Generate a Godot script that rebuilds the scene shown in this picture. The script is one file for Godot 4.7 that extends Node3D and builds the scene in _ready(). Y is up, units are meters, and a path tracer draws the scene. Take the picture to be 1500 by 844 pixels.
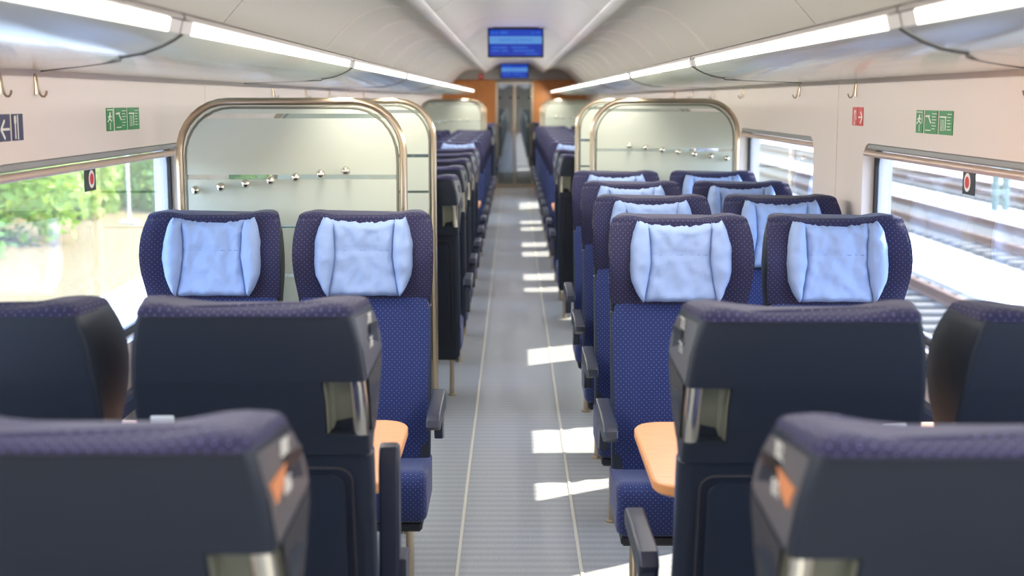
extends Node3D
# A railway coach interior looking down the aisle. World: x across, y up from the coach floor, the aisle runs along -z (depth d = -z).

const MOD := 2.81            # length of one window module
const WIN_W := 1.95
const WALL_X := 1.33
var M := {}
var used := {}
var rng := RandomNumberGenerator.new()
var noise := FastNoiseLite.new()

# ------------------------------------------------------------------ naming
func numbered(called: String) -> String:
	if not used.has(called):
		used[called] = 0
		return called
	used[called] += 1
	return "%s_%03d" % [called, used[called]]

func tag(o: Node, label := "", category := "", group := "", kind := "") -> Node:
	if label != "": o.set_meta("label", label)
	if category != "": o.set_meta("category", category)
	if group != "": o.set_meta("group", group)
	if kind != "": o.set_meta("kind", kind)
	return o

func thing(called: String, label: String, category: String, at := Vector3.ZERO, turn := 0.0, group := "", kind := "") -> Node3D:
	var o := Node3D.new()
	o.name = numbered(called)
	add_child(o)
	o.position = at
	o.rotation.y = turn
	tag(o, label, category, group, kind)
	return o

func structure(called: String, label := "") -> Node3D:
	return thing(called, label, "", Vector3.ZERO, 0.0, "", "structure")

func part(called: String, mesh: Mesh, mat: Material, parent: Node, at := Vector3.ZERO, label := "") -> MeshInstance3D:
	var o := MeshInstance3D.new()
	o.name = called
	o.mesh = mesh
	o.material_override = mat
	parent.add_child(o, true)
	o.position = at
	if label != "": o.set_meta("label", label)
	return o

func single(called: String, mesh: Mesh, mat: Material, label: String, category: String, at := Vector3.ZERO, group := "", kind := "") -> MeshInstance3D:
	var o := part(numbered(called), mesh, mat, self, at)
	tag(o, label, category, group, kind)
	return o

func ordinal(i: int) -> String:
	return ["first", "second", "third", "fourth", "fifth", "sixth", "seventh", "eighth", "ninth", "tenth", "eleventh", "twelfth", "thirteenth", "fourteenth", "fifteenth", "sixteenth", "seventeenth", "eighteenth", "nineteenth", "twentieth", "twenty-first", "twenty-second", "twenty-third", "twenty-fourth", "twenty-fifth", "twenty-sixth"][i]

# ------------------------------------------------------------------ mesh helpers: "soups" are triangle lists
func quad(t: PackedVector3Array, a: Vector3, b: Vector3, c: Vector3, d: Vector3) -> void:
	t.append(a); t.append(b); t.append(c)
	t.append(a); t.append(c); t.append(d)

func finish(soups: Array, angle := 40.0) -> ArrayMesh:
	var st := SurfaceTool.new()
	st.begin(Mesh.PRIMITIVE_TRIANGLES)
	var lim := cos(deg_to_rad(angle))
	for t: PackedVector3Array in soups:
		var vol := 0.0
		var mid := Vector3.ZERO
		for p in t: mid += p
		mid /= maxf(1.0, t.size())
		var n := t.size() / 3
		for i in n:
			vol += (t[i * 3] - mid).dot((t[i * 3 + 1] - mid).cross(t[i * 3 + 2] - mid))
		var fn := PackedVector3Array()
		fn.resize(n)
		var at := {}
		for i in n:
			var a := t[i * 3]; var b := t[i * 3 + 1]; var c := t[i * 3 + 2]
			fn[i] = (b - a).cross(c - a) * (1.0 if vol >= 0.0 else -1.0)
			for k in 3:
				var key := Vector3i((t[i * 3 + k] * 20000.0).round())
				if not at.has(key): at[key] = []
				at[key].append(i)
		for i in n:
			if fn[i].length_squared() < 1e-22: continue
			var own := fn[i].normalized()
			for k in ([0, 2, 1] if vol >= 0.0 else [0, 1, 2]):
				var p := t[i * 3 + k]
				var s := Vector3.ZERO
				for j in at[Vector3i((p * 20000.0).round())]:
					if fn[j].length_squared() > 1e-22 and fn[j].normalized().dot(own) >= lim: s += fn[j]
				st.set_normal(s.normalized() if s.length_squared() > 1e-24 else own)
				st.add_vertex(p)
	st.index()
	return st.commit()

func loft(rings: Array, cap := true) -> PackedVector3Array:
	var t := PackedVector3Array()
	for i in rings.size() - 1:
		var a: PackedVector3Array = rings[i]
		var b: PackedVector3Array = rings[i + 1]
		for k in a.size():
			var l := (k + 1) % a.size()
			quad(t, a[k], a[l], b[l], b[k])
	if cap:
		for e in [0, rings.size() - 1]:
			var r: PackedVector3Array = rings[e]
			var flat := PackedVector2Array()
			var u := (r[1] - r[0]).normalized()
			var nn := Vector3.ZERO
			for k in r.size(): nn += r[k].cross(r[(k + 1) % r.size()])
			nn = nn.normalized()
			u = (u - nn * u.dot(nn)).normalized()
			var v := nn.cross(u)
			for p in r: flat.append(Vector2(p.dot(u), p.dot(v)))
			var idx := Geometry2D.triangulate_polygon(flat)
			for k in idx.size() / 3:
				var tri := [r[idx[k * 3]], r[idx[k * 3 + 1]], r[idx[k * 3 + 2]]]
				var up: bool = (tri[1] - tri[0]).cross(tri[2] - tri[0]).dot(nn) > 0
				if up == (e != 0): t.append_array([tri[0], tri[1], tri[2]])
				else: t.append_array([tri[0], tri[2], tri[1]])
	return t

func rbox(c: Vector3, size: Vector3, r: float, k := 2) -> PackedVector3Array:
	var h := size / 2.0
	r = minf(r, minf(h.x, minf(h.y, h.z)) * 0.999)
	var rings := []
	for half in 2:
		for i in k + 1:
			var la := (-PI / 2 + PI / 2 * i / k) if half == 0 else (PI / 2 * i / k)
			var ring := PackedVector3Array()
			for q in 4:
				for j in k + 1:
					var lo := PI / 2 * q + PI / 2 * j / k
					var d := Vector3(cos(la) * cos(lo), sin(la), cos(la) * sin(lo))
					var sg := Vector3([1, -1, -1, 1][q], -1 if half == 0 else 1, [1, 1, -1, -1][q])
					ring.append(c + Vector3(sg.x * (h.x - r), sg.y * (h.y - r), sg.z * (h.z - r)) + d * r)
			rings.append(ring)
	var t := loft(rings, false)
	for e in [0, rings.size() - 1]:
		var g: PackedVector3Array = rings[e]
		var m := k + 1
		if e == 0: quad(t, g[0], g[3 * m], g[2 * m], g[m])
		else: quad(t, g[0], g[m], g[2 * m], g[3 * m])
	return t

func box(lo: Vector3, hi: Vector3) -> PackedVector3Array:
	var r := []
	for y in [lo.y, hi.y]:
		r.append(PackedVector3Array([Vector3(lo.x, y, lo.z), Vector3(lo.x, y, hi.z), Vector3(hi.x, y, hi.z), Vector3(hi.x, y, lo.z)]))
	return loft(r)

func tube(path: Array, rx: float, n := 8, ry := -1.0) -> PackedVector3Array:
	if ry < 0: ry = rx
	var rings := []
	var side := Vector3.ZERO
	for i in path.size():
		var a: Vector3 = path[maxi(i - 1, 0)]
		var b: Vector3 = path[mini(i + 1, path.size() - 1)]
		var d := (b - a).normalized()
		if i == 0:
			side = d.cross(Vector3.UP if absf(d.y) < 0.9 else Vector3.RIGHT).normalized()
		side = (side - d * side.dot(d)).normalized()
		var up := side.cross(d)
		var ring := PackedVector3Array()
		for k in n:
			var w := TAU * k / n
			ring.append(path[i] + side * cos(w) * rx + up * sin(w) * ry)
		rings.append(ring)
	return loft(rings)

func lathe(profile: Array, n := 16, axis := Basis.IDENTITY, at := Vector3.ZERO) -> PackedVector3Array:
	var rings := []
	for p: Vector2 in profile:
		var ring := PackedVector3Array()
		for k in n:
			var w := TAU * k / n
			ring.append(at + axis * Vector3(p.x * cos(w), p.y, p.x * sin(w)))
		rings.append(ring)
	return loft(rings)

func rrect(x0: float, y0: float, x1: float, y1: float, r: float, k := 6) -> PackedVector2Array:
	var p := PackedVector2Array()
	var cs := [Vector2(x1 - r, y1 - r), Vector2(x0 + r, y1 - r), Vector2(x0 + r, y0 + r), Vector2(x1 - r, y0 + r)]
	for q in 4:
		for j in k + 1:
			var w := PI / 2 * q + PI / 2 * j / k
			p.append(cs[q] + Vector2(cos(w), sin(w)) * r)
	return p

# a plane spanned by u and v at origin o, extruded along n: prism of poly with a small bevel
func prism(poly: PackedVector2Array, o: Vector3, u: Vector3, v: Vector3, n: Vector3, bevel := 0.0) -> PackedVector3Array:
	var rings := []
	var c := Vector2.ZERO
	for p in poly: c += p
	c /= poly.size()
	var th := n.length()
	var steps := [[0.0, 0.0], [1.0, 0.0]] if bevel <= 0.0 else [[0.0, bevel], [bevel / th, 0.0], [1.0 - bevel / th, 0.0], [1.0, bevel]]
	var inner := poly
	if bevel > 0.0:
		var off := Geometry2D.offset_polygon(poly, -bevel)
		inner = poly.duplicate()
		for i in poly.size():
			var d := poly[i] - c
			inner[i] = c + d * (1.0 - bevel / maxf(d.length(), bevel * 2))
	for s in steps:
		var ring := PackedVector3Array()
		var pp: PackedVector2Array = inner if s[1] > 0.0 else poly
		for p in pp: ring.append(o + u * p.x + v * p.y + n * s[0])
		rings.append(ring)
	return loft(rings)

# frame between two outlines with the same number of points
func ring_prism(outer: PackedVector2Array, inner: PackedVector2Array, o: Vector3, u: Vector3, v: Vector3, n: Vector3) -> PackedVector3Array:
	var t := PackedVector3Array()
	var m := outer.size()
	for i in m:
		var j := (i + 1) % m
		var a := o + u * outer[i].x + v * outer[i].y
		var b := o + u * outer[j].x + v * outer[j].y
		var c := o + u * inner[j].x + v * inner[j].y
		var d := o + u * inner[i].x + v * inner[i].y
		quad(t, a, d, c, b)
		quad(t, a + n, b + n, c + n, d + n)
		quad(t, a, b, b + n, a + n)
		quad(t, d, d + n, c + n, c)
	return t

func rect_like(n: int, x0: float, y0: float, x1: float, y1: float) -> PackedVector2Array:
	# rectangle with the point order of rrect(k): every corner repeated
	var p := PackedVector2Array()
	var cs := [Vector2(x1, y1), Vector2(x0, y1), Vector2(x0, y0), Vector2(x1, y0)]
	for q in 4:
		for j in n / 4: p.append(cs[q])
	return p

func tab(points: Array, h: float) -> float:
	if h <= points[0][0]: return points[0][1]
	for i in points.size() - 1:
		if h <= points[i + 1][0]:
			var w: float = (h - points[i][0]) / (points[i + 1][0] - points[i][0])
			return lerpf(points[i][1], points[i + 1][1], w)
	return points[-1][1]

func stab(points: Array, h: float) -> float:   # smoother: average of shifted lookups
	return (tab(points, h - 0.014) + tab(points, h) * 2.0 + tab(points, h + 0.014)) / 4.0

# ------------------------------------------------------------------ materials
func mat(called: String, c: Color, rough := 0.6, metal := 0.0) -> StandardMaterial3D:
	var m := StandardMaterial3D.new()
	m.resource_name = called
	m.albedo_color = c
	m.roughness = rough
	m.metallic = metal
	M[called] = m
	return m

func srgb(r: int, g: int, b: int, a := 1.0) -> Color:
	return Color(r / 255.0, g / 255.0, b / 255.0, a)

func textured(m: StandardMaterial3D, img: Image, tile: float, world := false) -> void:
	img.generate_mipmaps()
	m.albedo_texture = ImageTexture.create_from_image(img)
	m.uv1_triplanar = true
	m.uv1_world_triplanar = world
	m.uv1_triplanar_sharpness = 6.0
	m.uv1_scale = Vector3.ONE / tile

func fabric_image(base: Color, dot: Color, pale: Color) -> Image:
	var n := 256
	var img := Image.create(n, n, false, Image.FORMAT_RGB8)
	var g := FastNoiseLite.new()
	g.seed = 5
	g.frequency = 0.35
	for y in n:
		for x in n:
			var w := 0.5 + 0.5 * g.get_noise_2d(x, y)
			var c := base.lerp(pale, 0.22 * w * (0.6 + 0.4 * float((x / 2 + y / 2) % 2)))
			var cell := 32
			var ix := x % cell - 8
			var iy := y % cell - 8
			var jx := x % cell - 24
			var jy := y % cell - 24
			var d := minf(ix * ix + iy * iy, jx * jx + jy * jy)
			if d < 7.5: c = c.lerp(dot, clampf(1.25 - d / 9.0, 0.0, 1.0))
			img.set_pixel(x, y, c)
	return img

func streaks(a: Color, b: Color, fx: float, fy: float, sd: int, n := 256) -> Image:
	var img := Image.create(n, n, false, Image.FORMAT_RGB8)
	var g := FastNoiseLite.new()
	g.seed = sd
	g.frequency = 1.0
	g.fractal_octaves = 3
	for y in n:
		for x in n:
			var p := Vector2(x, y)
			var w1 := g.get_noise_2d(p.x * fx, p.y * fy)
			var w2 := g.get_noise_2d((p.x - n) * fx, p.y * fy)
			var w3 := g.get_noise_2d(p.x * fx, (p.y - n) * fy)
			var w4 := g.get_noise_2d((p.x - n) * fx, (p.y - n) * fy)
			var sx := float(x) / n
			var sy := float(y) / n
			var w := lerpf(lerpf(w1, w2, sx), lerpf(w3, w4, sx), sy)
			img.set_pixel(x, y, a.lerp(b, clampf(0.5 + w * 1.1, 0, 1)))
	return img

func materials() -> void:
	mat("shell_plastic", srgb(29, 35, 46), 0.48).metallic_specular = 0.42
	mat("lower_plastic", srgb(27, 33, 45), 0.5).metallic_specular = 0.40
	var hf := mat("headrest_fabric", Color.WHITE, 0.95)
	textured(hf, fabric_image(srgb(32, 31, 62), srgb(116, 116, 158), srgb(52, 50, 84)), 0.135)
	hf.rim_enabled = true; hf.rim = 0.16; hf.rim_tint = 0.4
	var bf := mat("back_fabric", Color.WHITE, 0.95)
	textured(bf, fabric_image(srgb(25, 37, 84), srgb(122, 138, 190), srgb(40, 55, 108)), 0.135)
	bf.rim_enabled = true; bf.rim = 0.25; bf.rim_tint = 0.6
	var pc := mat("pillow_cloth", Color.WHITE, 0.9)
	textured(pc, streaks(srgb(140, 162, 202), srgb(148, 170, 209), 0.9, 0.9, 3, 128), 0.06)
	mat("pillow_thread", srgb(104, 128, 178), 0.9)
	mat("chrome", Color(0.90, 0.87, 0.80), 0.22, 1.0)
	mat("brushed", Color(0.77, 0.70, 0.60), 0.28, 1.0)
	mat("recess_metal", srgb(122, 122, 106), 0.4, 0.25)
	mat("silver", srgb(205, 208, 208), 0.4, 0.3)
	mat("arm_plastic", srgb(30, 36, 52), 0.38)
	mat("plate", srgb(84, 82, 84), 0.35)
	mat("inset", srgb(34, 32, 36), 0.7)
	mat("painted_reflection", srgb(190, 122, 80), 0.4)  # orange of a glossy reflection, painted as a flat colour
	mat("digit", srgb(228, 226, 218), 0.5)
	mat("dark_metal", srgb(30, 32, 38), 0.5, 0.3)
	var wd := mat("beech", Color.WHITE, 0.38)
	textured(wd, streaks(srgb(224, 162, 112), srgb(210, 147, 97), 0.012, 0.16, 8), 0.5)
	var we := mat("beech_wall", Color.WHITE, 0.45)
	textured(we, streaks(srgb(214, 142, 76), srgb(196, 124, 62), 0.10, 0.012, 9), 0.8)
	mat("beech_edge", srgb(216, 150, 92), 0.45)
	mat("wall", srgb(228, 215, 206), 0.5)
	mat("ceiling", srgb(232, 228, 223), 0.48)
	mat("ridge", srgb(244, 238, 233), 0.4)
	mat("body", srgb(190, 190, 190), 0.6)
	mat("grey_panel", srgb(176, 172, 166), 0.5)
	mat("gasket", srgb(18, 20, 24), 0.5)
	var gl := mat("window_glass", Color(0.85, 0.95, 0.9, 0.04), 0.02)
	gl.transparency = BaseMaterial3D.TRANSPARENCY_ALPHA
	var cg := mat("clear_glass", Color(0.45, 0.6, 0.56, 0.16), 0.04)
	cg.transparency = BaseMaterial3D.TRANSPARENCY_ALPHA
	var fg := mat("frosted_glass", srgb(208, 212, 197, 0.93), 0.4)
	fg.transparency = BaseMaterial3D.TRANSPARENCY_ALPHA
	fg.backlight_enabled = true
	fg.backlight = Color(0.5, 0.53, 0.48)
	mat("rail", srgb(214, 188, 170), 0.35, 0.35)
	mat("cassette", srgb(150, 152, 152), 0.5)
	var rk := mat("rack_panel", srgb(206, 210, 198), 0.16, 0.2)
	rk.metallic_specular = 0.7
	mat("rack_lip", srgb(120, 114, 108), 0.4, 0.3)
	mat("rack_top", srgb(190, 188, 184), 0.5)
	mat("rack_seam", srgb(70, 68, 66), 0.6)
	var lamp := mat("lamp_glow", Color(1, 0.98, 0.95), 0.5)
	lamp.emission_enabled = true
	lamp.emission = Color(1.0, 0.975, 0.94)
	lamp.emission_energy_multiplier = 3.0
	var fl := mat("floor_cover", Color.WHITE, 0.28)
	var img := Image.create(256, 256, false, Image.FORMAT_RGB8)
	var g := FastNoiseLite.new()
	g.seed = 11
	g.frequency = 0.2
	for y in 256:
		for x in 256:
			var s := 0.5 + 0.5 * sin(TAU * y / 32.0)
			var c := srgb(150, 154, 156).lerp(srgb(168, 172, 172), s)
			var w := g.get_noise_2d(x, y * 2.0) * 0.09
			img.set_pixel(x, y, Color(c.r + w, c.g + w, c.b + w))
	textured(fl, img, 0.52, true)
	mat("floor_strip", srgb(204, 200, 184), 0.4)
	mat("vestibule_floor", srgb(70, 66, 62), 0.5)
	mat("trim_dark", srgb(48, 54, 70), 0.5)
	mat("bezel", srgb(16, 18, 20), 0.35)
	var nt := mat("ballast", Color.WHITE, 0.95)
	textured(nt, streaks(srgb(150, 142, 128), srgb(62, 58, 50), 0.14, 0.14, 21), 7.0, true)
	var pth := mat("pale_gravel", Color.WHITE, 0.95)
	textured(pth, streaks(srgb(222, 218, 210), srgb(204, 198, 188), 0.12, 0.12, 22), 3.0, true)
	mat("rail_steel", srgb(108, 74, 48), 0.9)
	mat("sleeper", srgb(112, 104, 92), 0.95)
	mat("mast_paint", srgb(116, 128, 116), 0.6)
	mat("concrete", srgb(190, 186, 176), 0.9)
	var dg := mat("dry_grass", Color.WHITE, 1.0)
	textured(dg, streaks(srgb(150, 120, 96), srgb(96, 96, 52), 0.07, 0.07, 23), 3.0, true)
	for i in 3:
		var lf := mat("leaf_%d" % i, [srgb(126, 160, 62), srgb(96, 140, 66), srgb(150, 172, 84)][i], 0.6)
		lf.backlight_enabled = true
		lf.backlight = Color(0.55, 0.62, 0.2)
		lf.cull_mode = BaseMaterial3D.CULL_DISABLED
	mat("bark", srgb(110, 92, 74), 0.95)
	mat("post_white", srgb(222, 222, 216), 0.7)
	mat("sign_black", srgb(24, 24, 28), 0.4)
	mat("sign_red", srgb(214, 42, 46), 0.5)
	mat("sign_white", srgb(236, 234, 228), 0.5)

# ------------------------------------------------------------------ camera, sky, sun, exposure
func view_and_light() -> void:
	var cam := Camera3D.new()
	cam.name = "camera"
	cam.fov = rad_to_deg(2.0 * atan(422.0 / 1960.0))
	cam.near = 0.05
	cam.far = 400.0
	add_child(cam)
	cam.position = Vector3(-0.021, 1.62, 0)
	cam.rotation = Vector3(-atan(276.0 / 1960.0), atan(2.0 / 1960.0), 0)
	var ca := CameraAttributesPhysical.new()
	ca.frustum_focal_length = 50.0
	ca.frustum_focus_distance = 4.45
	ca.exposure_aperture = 3.4
	cam.attributes = ca
	cam.fov = rad_to_deg(2.0 * atan(422.0 / 1960.0))
	cam.current = true

	var we := WorldEnvironment.new()
	we.name = "environment"
	var e := Environment.new()
	e.background_mode = Environment.BG_SKY
	var sky := Sky.new()
	var sm := ProceduralSkyMaterial.new()
	sm.sky_top_color = Color(0.58, 0.70, 0.90)
	sm.sky_horizon_color = Color(0.86, 0.92, 0.98)
	sm.ground_bottom_color = Color(0.55, 0.53, 0.50)
	sm.ground_horizon_color = Color(0.75, 0.74, 0.72)
	sm.sky_energy_multiplier = 2.6
	sm.ground_energy_multiplier = 1.4
	sky.sky_material = sm
	e.sky = sky
	e.tonemap_mode = Environment.TONE_MAPPER_LINEAR
	e.tonemap_exposure = 1.25
	e.sdfgi_enabled = true
	e.ssao_enabled = true
	e.ssil_enabled = true
	we.environment = e
	add_child(we)

	var sun := DirectionalLight3D.new()
	sun.name = "sun"
	sun.light_color = Color(1.0, 0.96, 0.90)
	sun.light_energy = 4.6
	sun.light_angular_distance = 0.53
	sun.shadow_enabled = true
	sun.sky_mode = DirectionalLight3D.SKY_MODE_LIGHT_ONLY
	add_child(sun)
	sun.look_at_from_position(Vector3.ZERO, Vector3(-0.943, -1.0, 0.58), Vector3.UP)

# ------------------------------------------------------------------ the coach shell
func window_starts(side: int) -> Array:
	var a := []
	for k in range(-2, 7): a.append(3.24 + MOD * k + (0.12 if side < 0 else 0.0))
	return a

func far_starts(side: int) -> Array:
	var a := []
	for k in range(0, 12): a.append(31.6 + MOD * k + (0.12 if side < 0 else 0.0))
	return a

func shell() -> void:
	# floor
	var fl := structure("floor", "grey ribbed floor covering of the coach aisle")
	part("floor_covering", finish([box(Vector3(-1.45, -0.08, -25.0), Vector3(1.45, 0.0, 4.0))]), M.floor_cover, fl)
	part("vestibule_covering", finish([box(Vector3(-1.45, -0.08, -30.2), Vector3(1.45, -0.002, -25.0))]), M.vestibule_floor, fl)
	part("next_coach_covering", finish([box(Vector3(-1.45, -0.08, -68.0), Vector3(1.45, 0.0, -30.2))]), M.floor_cover, fl)
	for s: int in [-1, 1]:
		var tr := structure("trim_%d" % (1 if s < 0 else 2), "narrow pale joint strip along the aisle floor, %s side" % ("tree" if s < 0 else "track"))
		part("joint_strip", finish([rbox(Vector3(s * 0.216, 0.001, -10.5), Vector3(0.013, 0.006, 29.0), 0.002, 1)]), M.floor_strip, tr)
	# ceiling of pressed panels, each a part with a joint to the next one
	var prof := [[0.0, 2.283], [0.14, 2.282], [0.26, 2.275], [0.36, 2.226], [0.43, 2.170], [0.485, 2.138], [0.54, 2.130], [0.595, 2.138], [0.66, 2.164], [0.74, 2.174], [0.82, 2.166], [0.90, 2.14], [0.98, 2.09], [1.06, 2.015], [1.14, 1.925], [1.24, 1.82], [1.345, 1.735]]
	var under := PackedVector2Array()
	for i in range(prof.size() - 1, 0, -1): under.append(Vector2(-prof[i][0], prof[i][1]))
	for p in prof: under.append(Vector2(p[0], p[1]))
	var sect := under.duplicate()
	for i in range(under.size() - 1, -1, -1): sect.append(Vector2(under[i].x, under[i].y + 0.025))
	var ceil := structure("ceiling", "pale moulded coach ceiling with two long ridges")
	var joint := 5.3 - MOD * 3
	var pm := finish([prism(sect, Vector3(0, 0, 0), Vector3.RIGHT, Vector3.UP, Vector3(0, 0, -(MOD - 0.014)))], 50)
	for k in range(0, 10):
		var d0 := joint + MOD * k
		if d0 + MOD > 25.5: continue
		part("ceiling_panel", pm, M.ceiling, ceil, Vector3(0, 0, -d0))
	var last := joint + MOD * 9
	if last + MOD > 25.5:
		part("ceiling_panel", finish([prism(sect, Vector3.ZERO, Vector3.RIGHT, Vector3.UP, Vector3(0, 0, -(25.0 - last)))], 50), M.ceiling, ceil, Vector3(0, 0, -last))
	for k in 13:
		part("ceiling_panel", pm, M.ceiling, ceil, Vector3(0, 0, -30.2 - MOD * k))
	var ridge := PackedVector2Array([Vector2(-0.052, 0.02), Vector2(-0.048, 0.002), Vector2(-0.036, -0.010), Vector2(-0.018, -0.016), Vector2(0.0, -0.018), Vector2(0.018, -0.016), Vector2(0.036, -0.010), Vector2(0.048, 0.002), Vector2(0.052, 0.02)])
	var ridgem := finish([prism(ridge, Vector3.ZERO, Vector3.RIGHT, Vector3.UP, Vector3(0, 0, -(MOD - 0.006)))], 50)
	for s: int in [-1, 1]:
		for k in 10:
			var d0 := joint + MOD * k
			if d0 + MOD > 25.5: continue
			part("ridge_strip", ridgem, M.ridge, ceil, Vector3(s * 0.54, 2.134, -d0))
		var highlight_rib := []  # added pale ribs that draw the highlights on the panel ends
		for e in [[0.61, 2.144], [0.66, 2.160], [0.74, 2.170], [0.82, 2.162], [0.90, 2.136], [0.98, 2.086], [1.06, 2.011], [1.14, 1.921], [1.24, 1.816], [1.33, 1.742]]: highlight_rib.append(Vector3(s * e[0], e[1] + 0.002, 0))
		var highlight_ribm := finish([tube(highlight_rib, 0.016, 10, 0.010)], 50)
		for k in range(4, 10):
			for half in [0.0, 0.5]:
				var d0: float = joint + MOD * (k + half)
				if d0 < 24.8: part("highlight_rib", highlight_ribm, M.ridge, ceil, Vector3(0, 0, -d0))
	part("vestibule_panel", finish([box(Vector3(-1.4, 2.15, -30.2), Vector3(1.4, 2.2, -25.1))]), M.grey_panel, ceil)
	part("roof_skin", finish([box(Vector3(-1.47, 2.42, -68.0), Vector3(1.47, 2.47, 4.2))]), M.body, ceil)
	# side walls: one moulded panel with a window opening in each module
	for s: int in [-1, 1]:
		var word := "tree" if s < 0 else "track"
		var wall := structure("wall_left" if s < 0 else "wall_right", "warm white moulded wall panels on the %s side" % word)
		var x0 := WALL_X * s
		var u := Vector3(0, 0, -1)
		var nw := 0
		var blocks := [window_starts(s), far_starts(s)]
		for bi in 2:
			for a: float in blocks[bi]:
				var c0 := a - (MOD - WIN_W) / 2
				var c1 := c0 + MOD
				var inner := rrect(a, 0.80, a + WIN_W, 1.455, 0.075)
				var wide := rrect(a - 0.0, 0.80, a + WIN_W, 1.455, 0.075)
				var outer := rect_like(inner.size(), c0 + 0.0025, 0.0, c1 - 0.0025, 1.76)
				part("wall_panel", finish([ring_prism(outer, inner, Vector3(x0, 0, 0), u, Vector3.UP, Vector3(s * 0.05, 0, 0))]), M.wall, wall)
				var oc := rect_like(wide.size(), c0, -0.1, c1, 2.5)
				part("body_skin", finish([ring_prism(oc, wide, Vector3(x0 + s * 0.055, 0, 0), u, Vector3.UP, Vector3(s * 0.06, 0, 0))]), M.body, wall)
				window(s, a, bi, nw)
				nw += 1
		# blind ends of the walls
		for seg in [[-4.2, window_starts(s)[0] - 0.48], [window_starts(s)[8] + WIN_W + 0.48, far_starts(s)[0] - 0.48], [far_starts(s)[11] + WIN_W + 0.48, 68.0]]:
			part("wall_panel", finish([box(Vector3(minf(x0, x0 + s * 0.12), -0.1, -seg[1]), Vector3(maxf(x0, x0 + s * 0.12), 2.5, -seg[0]))]), M.wall, wall)
		var tr := structure("trim_%d" % (3 if s < 0 else 4), "dark ledge running along the %s-side wall below the windows" % word)
		part("ledge", finish([rbox(Vector3(s * 1.305, 0.62, -10.4), Vector3(0.05, 0.06, 29.0), 0.01, 1)]), M.trim_dark, tr)
	# walls closing the coach behind the camera and far ahead
	var wb := structure("wall_back", "plain end wall behind the viewer")
	part("wall_panel", finish([box(Vector3(-1.45, -0.08, 4.0), Vector3(1.45, 2.45, 4.08))]), M.wall, wb)
	var wn := structure("wall_next_coach", "far end wall of the next coach")
	part("wall_panel", finish([box(Vector3(-1.45, -0.08, -68.0), Vector3(1.45, 2.45, -67.9))]), M.grey_panel, wn)
	end_wall()

func window(s: int, a: float, block: int, idx: int) -> void:
	var word := "tree" if s < 0 else "track"
	var o := structure("window_%d" % (idx + 1 + (30 if s > 0 else 0)), "%s coach window on the %s side%s" % [ordinal(idx), word, " of the next coach" if block else ""])
	var u := Vector3(0, 0, -1)
	var out := rrect(a, 0.80, a + WIN_W, 1.455, 0.075)
	var inn := rrect(a + 0.026, 0.826, a + WIN_W - 0.026, 1.43, 0.07)
	part("gasket", finish([ring_prism(out, inn, Vector3(s * (WALL_X + 0.044), 0, 0), u, Vector3.UP, Vector3(s * 0.012, 0, 0))]), M.gasket, o)
	part("pane", finish([prism(rrect(a + 0.01, 0.81, a + WIN_W - 0.01, 1.447, 0.07), Vector3(s * (WALL_X + 0.052), 0, 0), u, Vector3.UP, Vector3(s * 0.005, 0, 0))]), M.window_glass, o)
	part("blind_cassette", finish([rbox(Vector3(s * (WALL_X + 0.024), 1.443, -(a + WIN_W / 2)), Vector3(0.036, 0.022, WIN_W - 0.05), 0.004, 1)]), M.cassette, o)
	part("blind_rail", finish([tube([Vector3(s * (WALL_X + 0.006), 1.417, -(a + 0.012)), Vector3(s * (WALL_X + 0.006), 1.417, -(a + WIN_W - 0.012))], 0.012, 10)]), M.rail, o)

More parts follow.
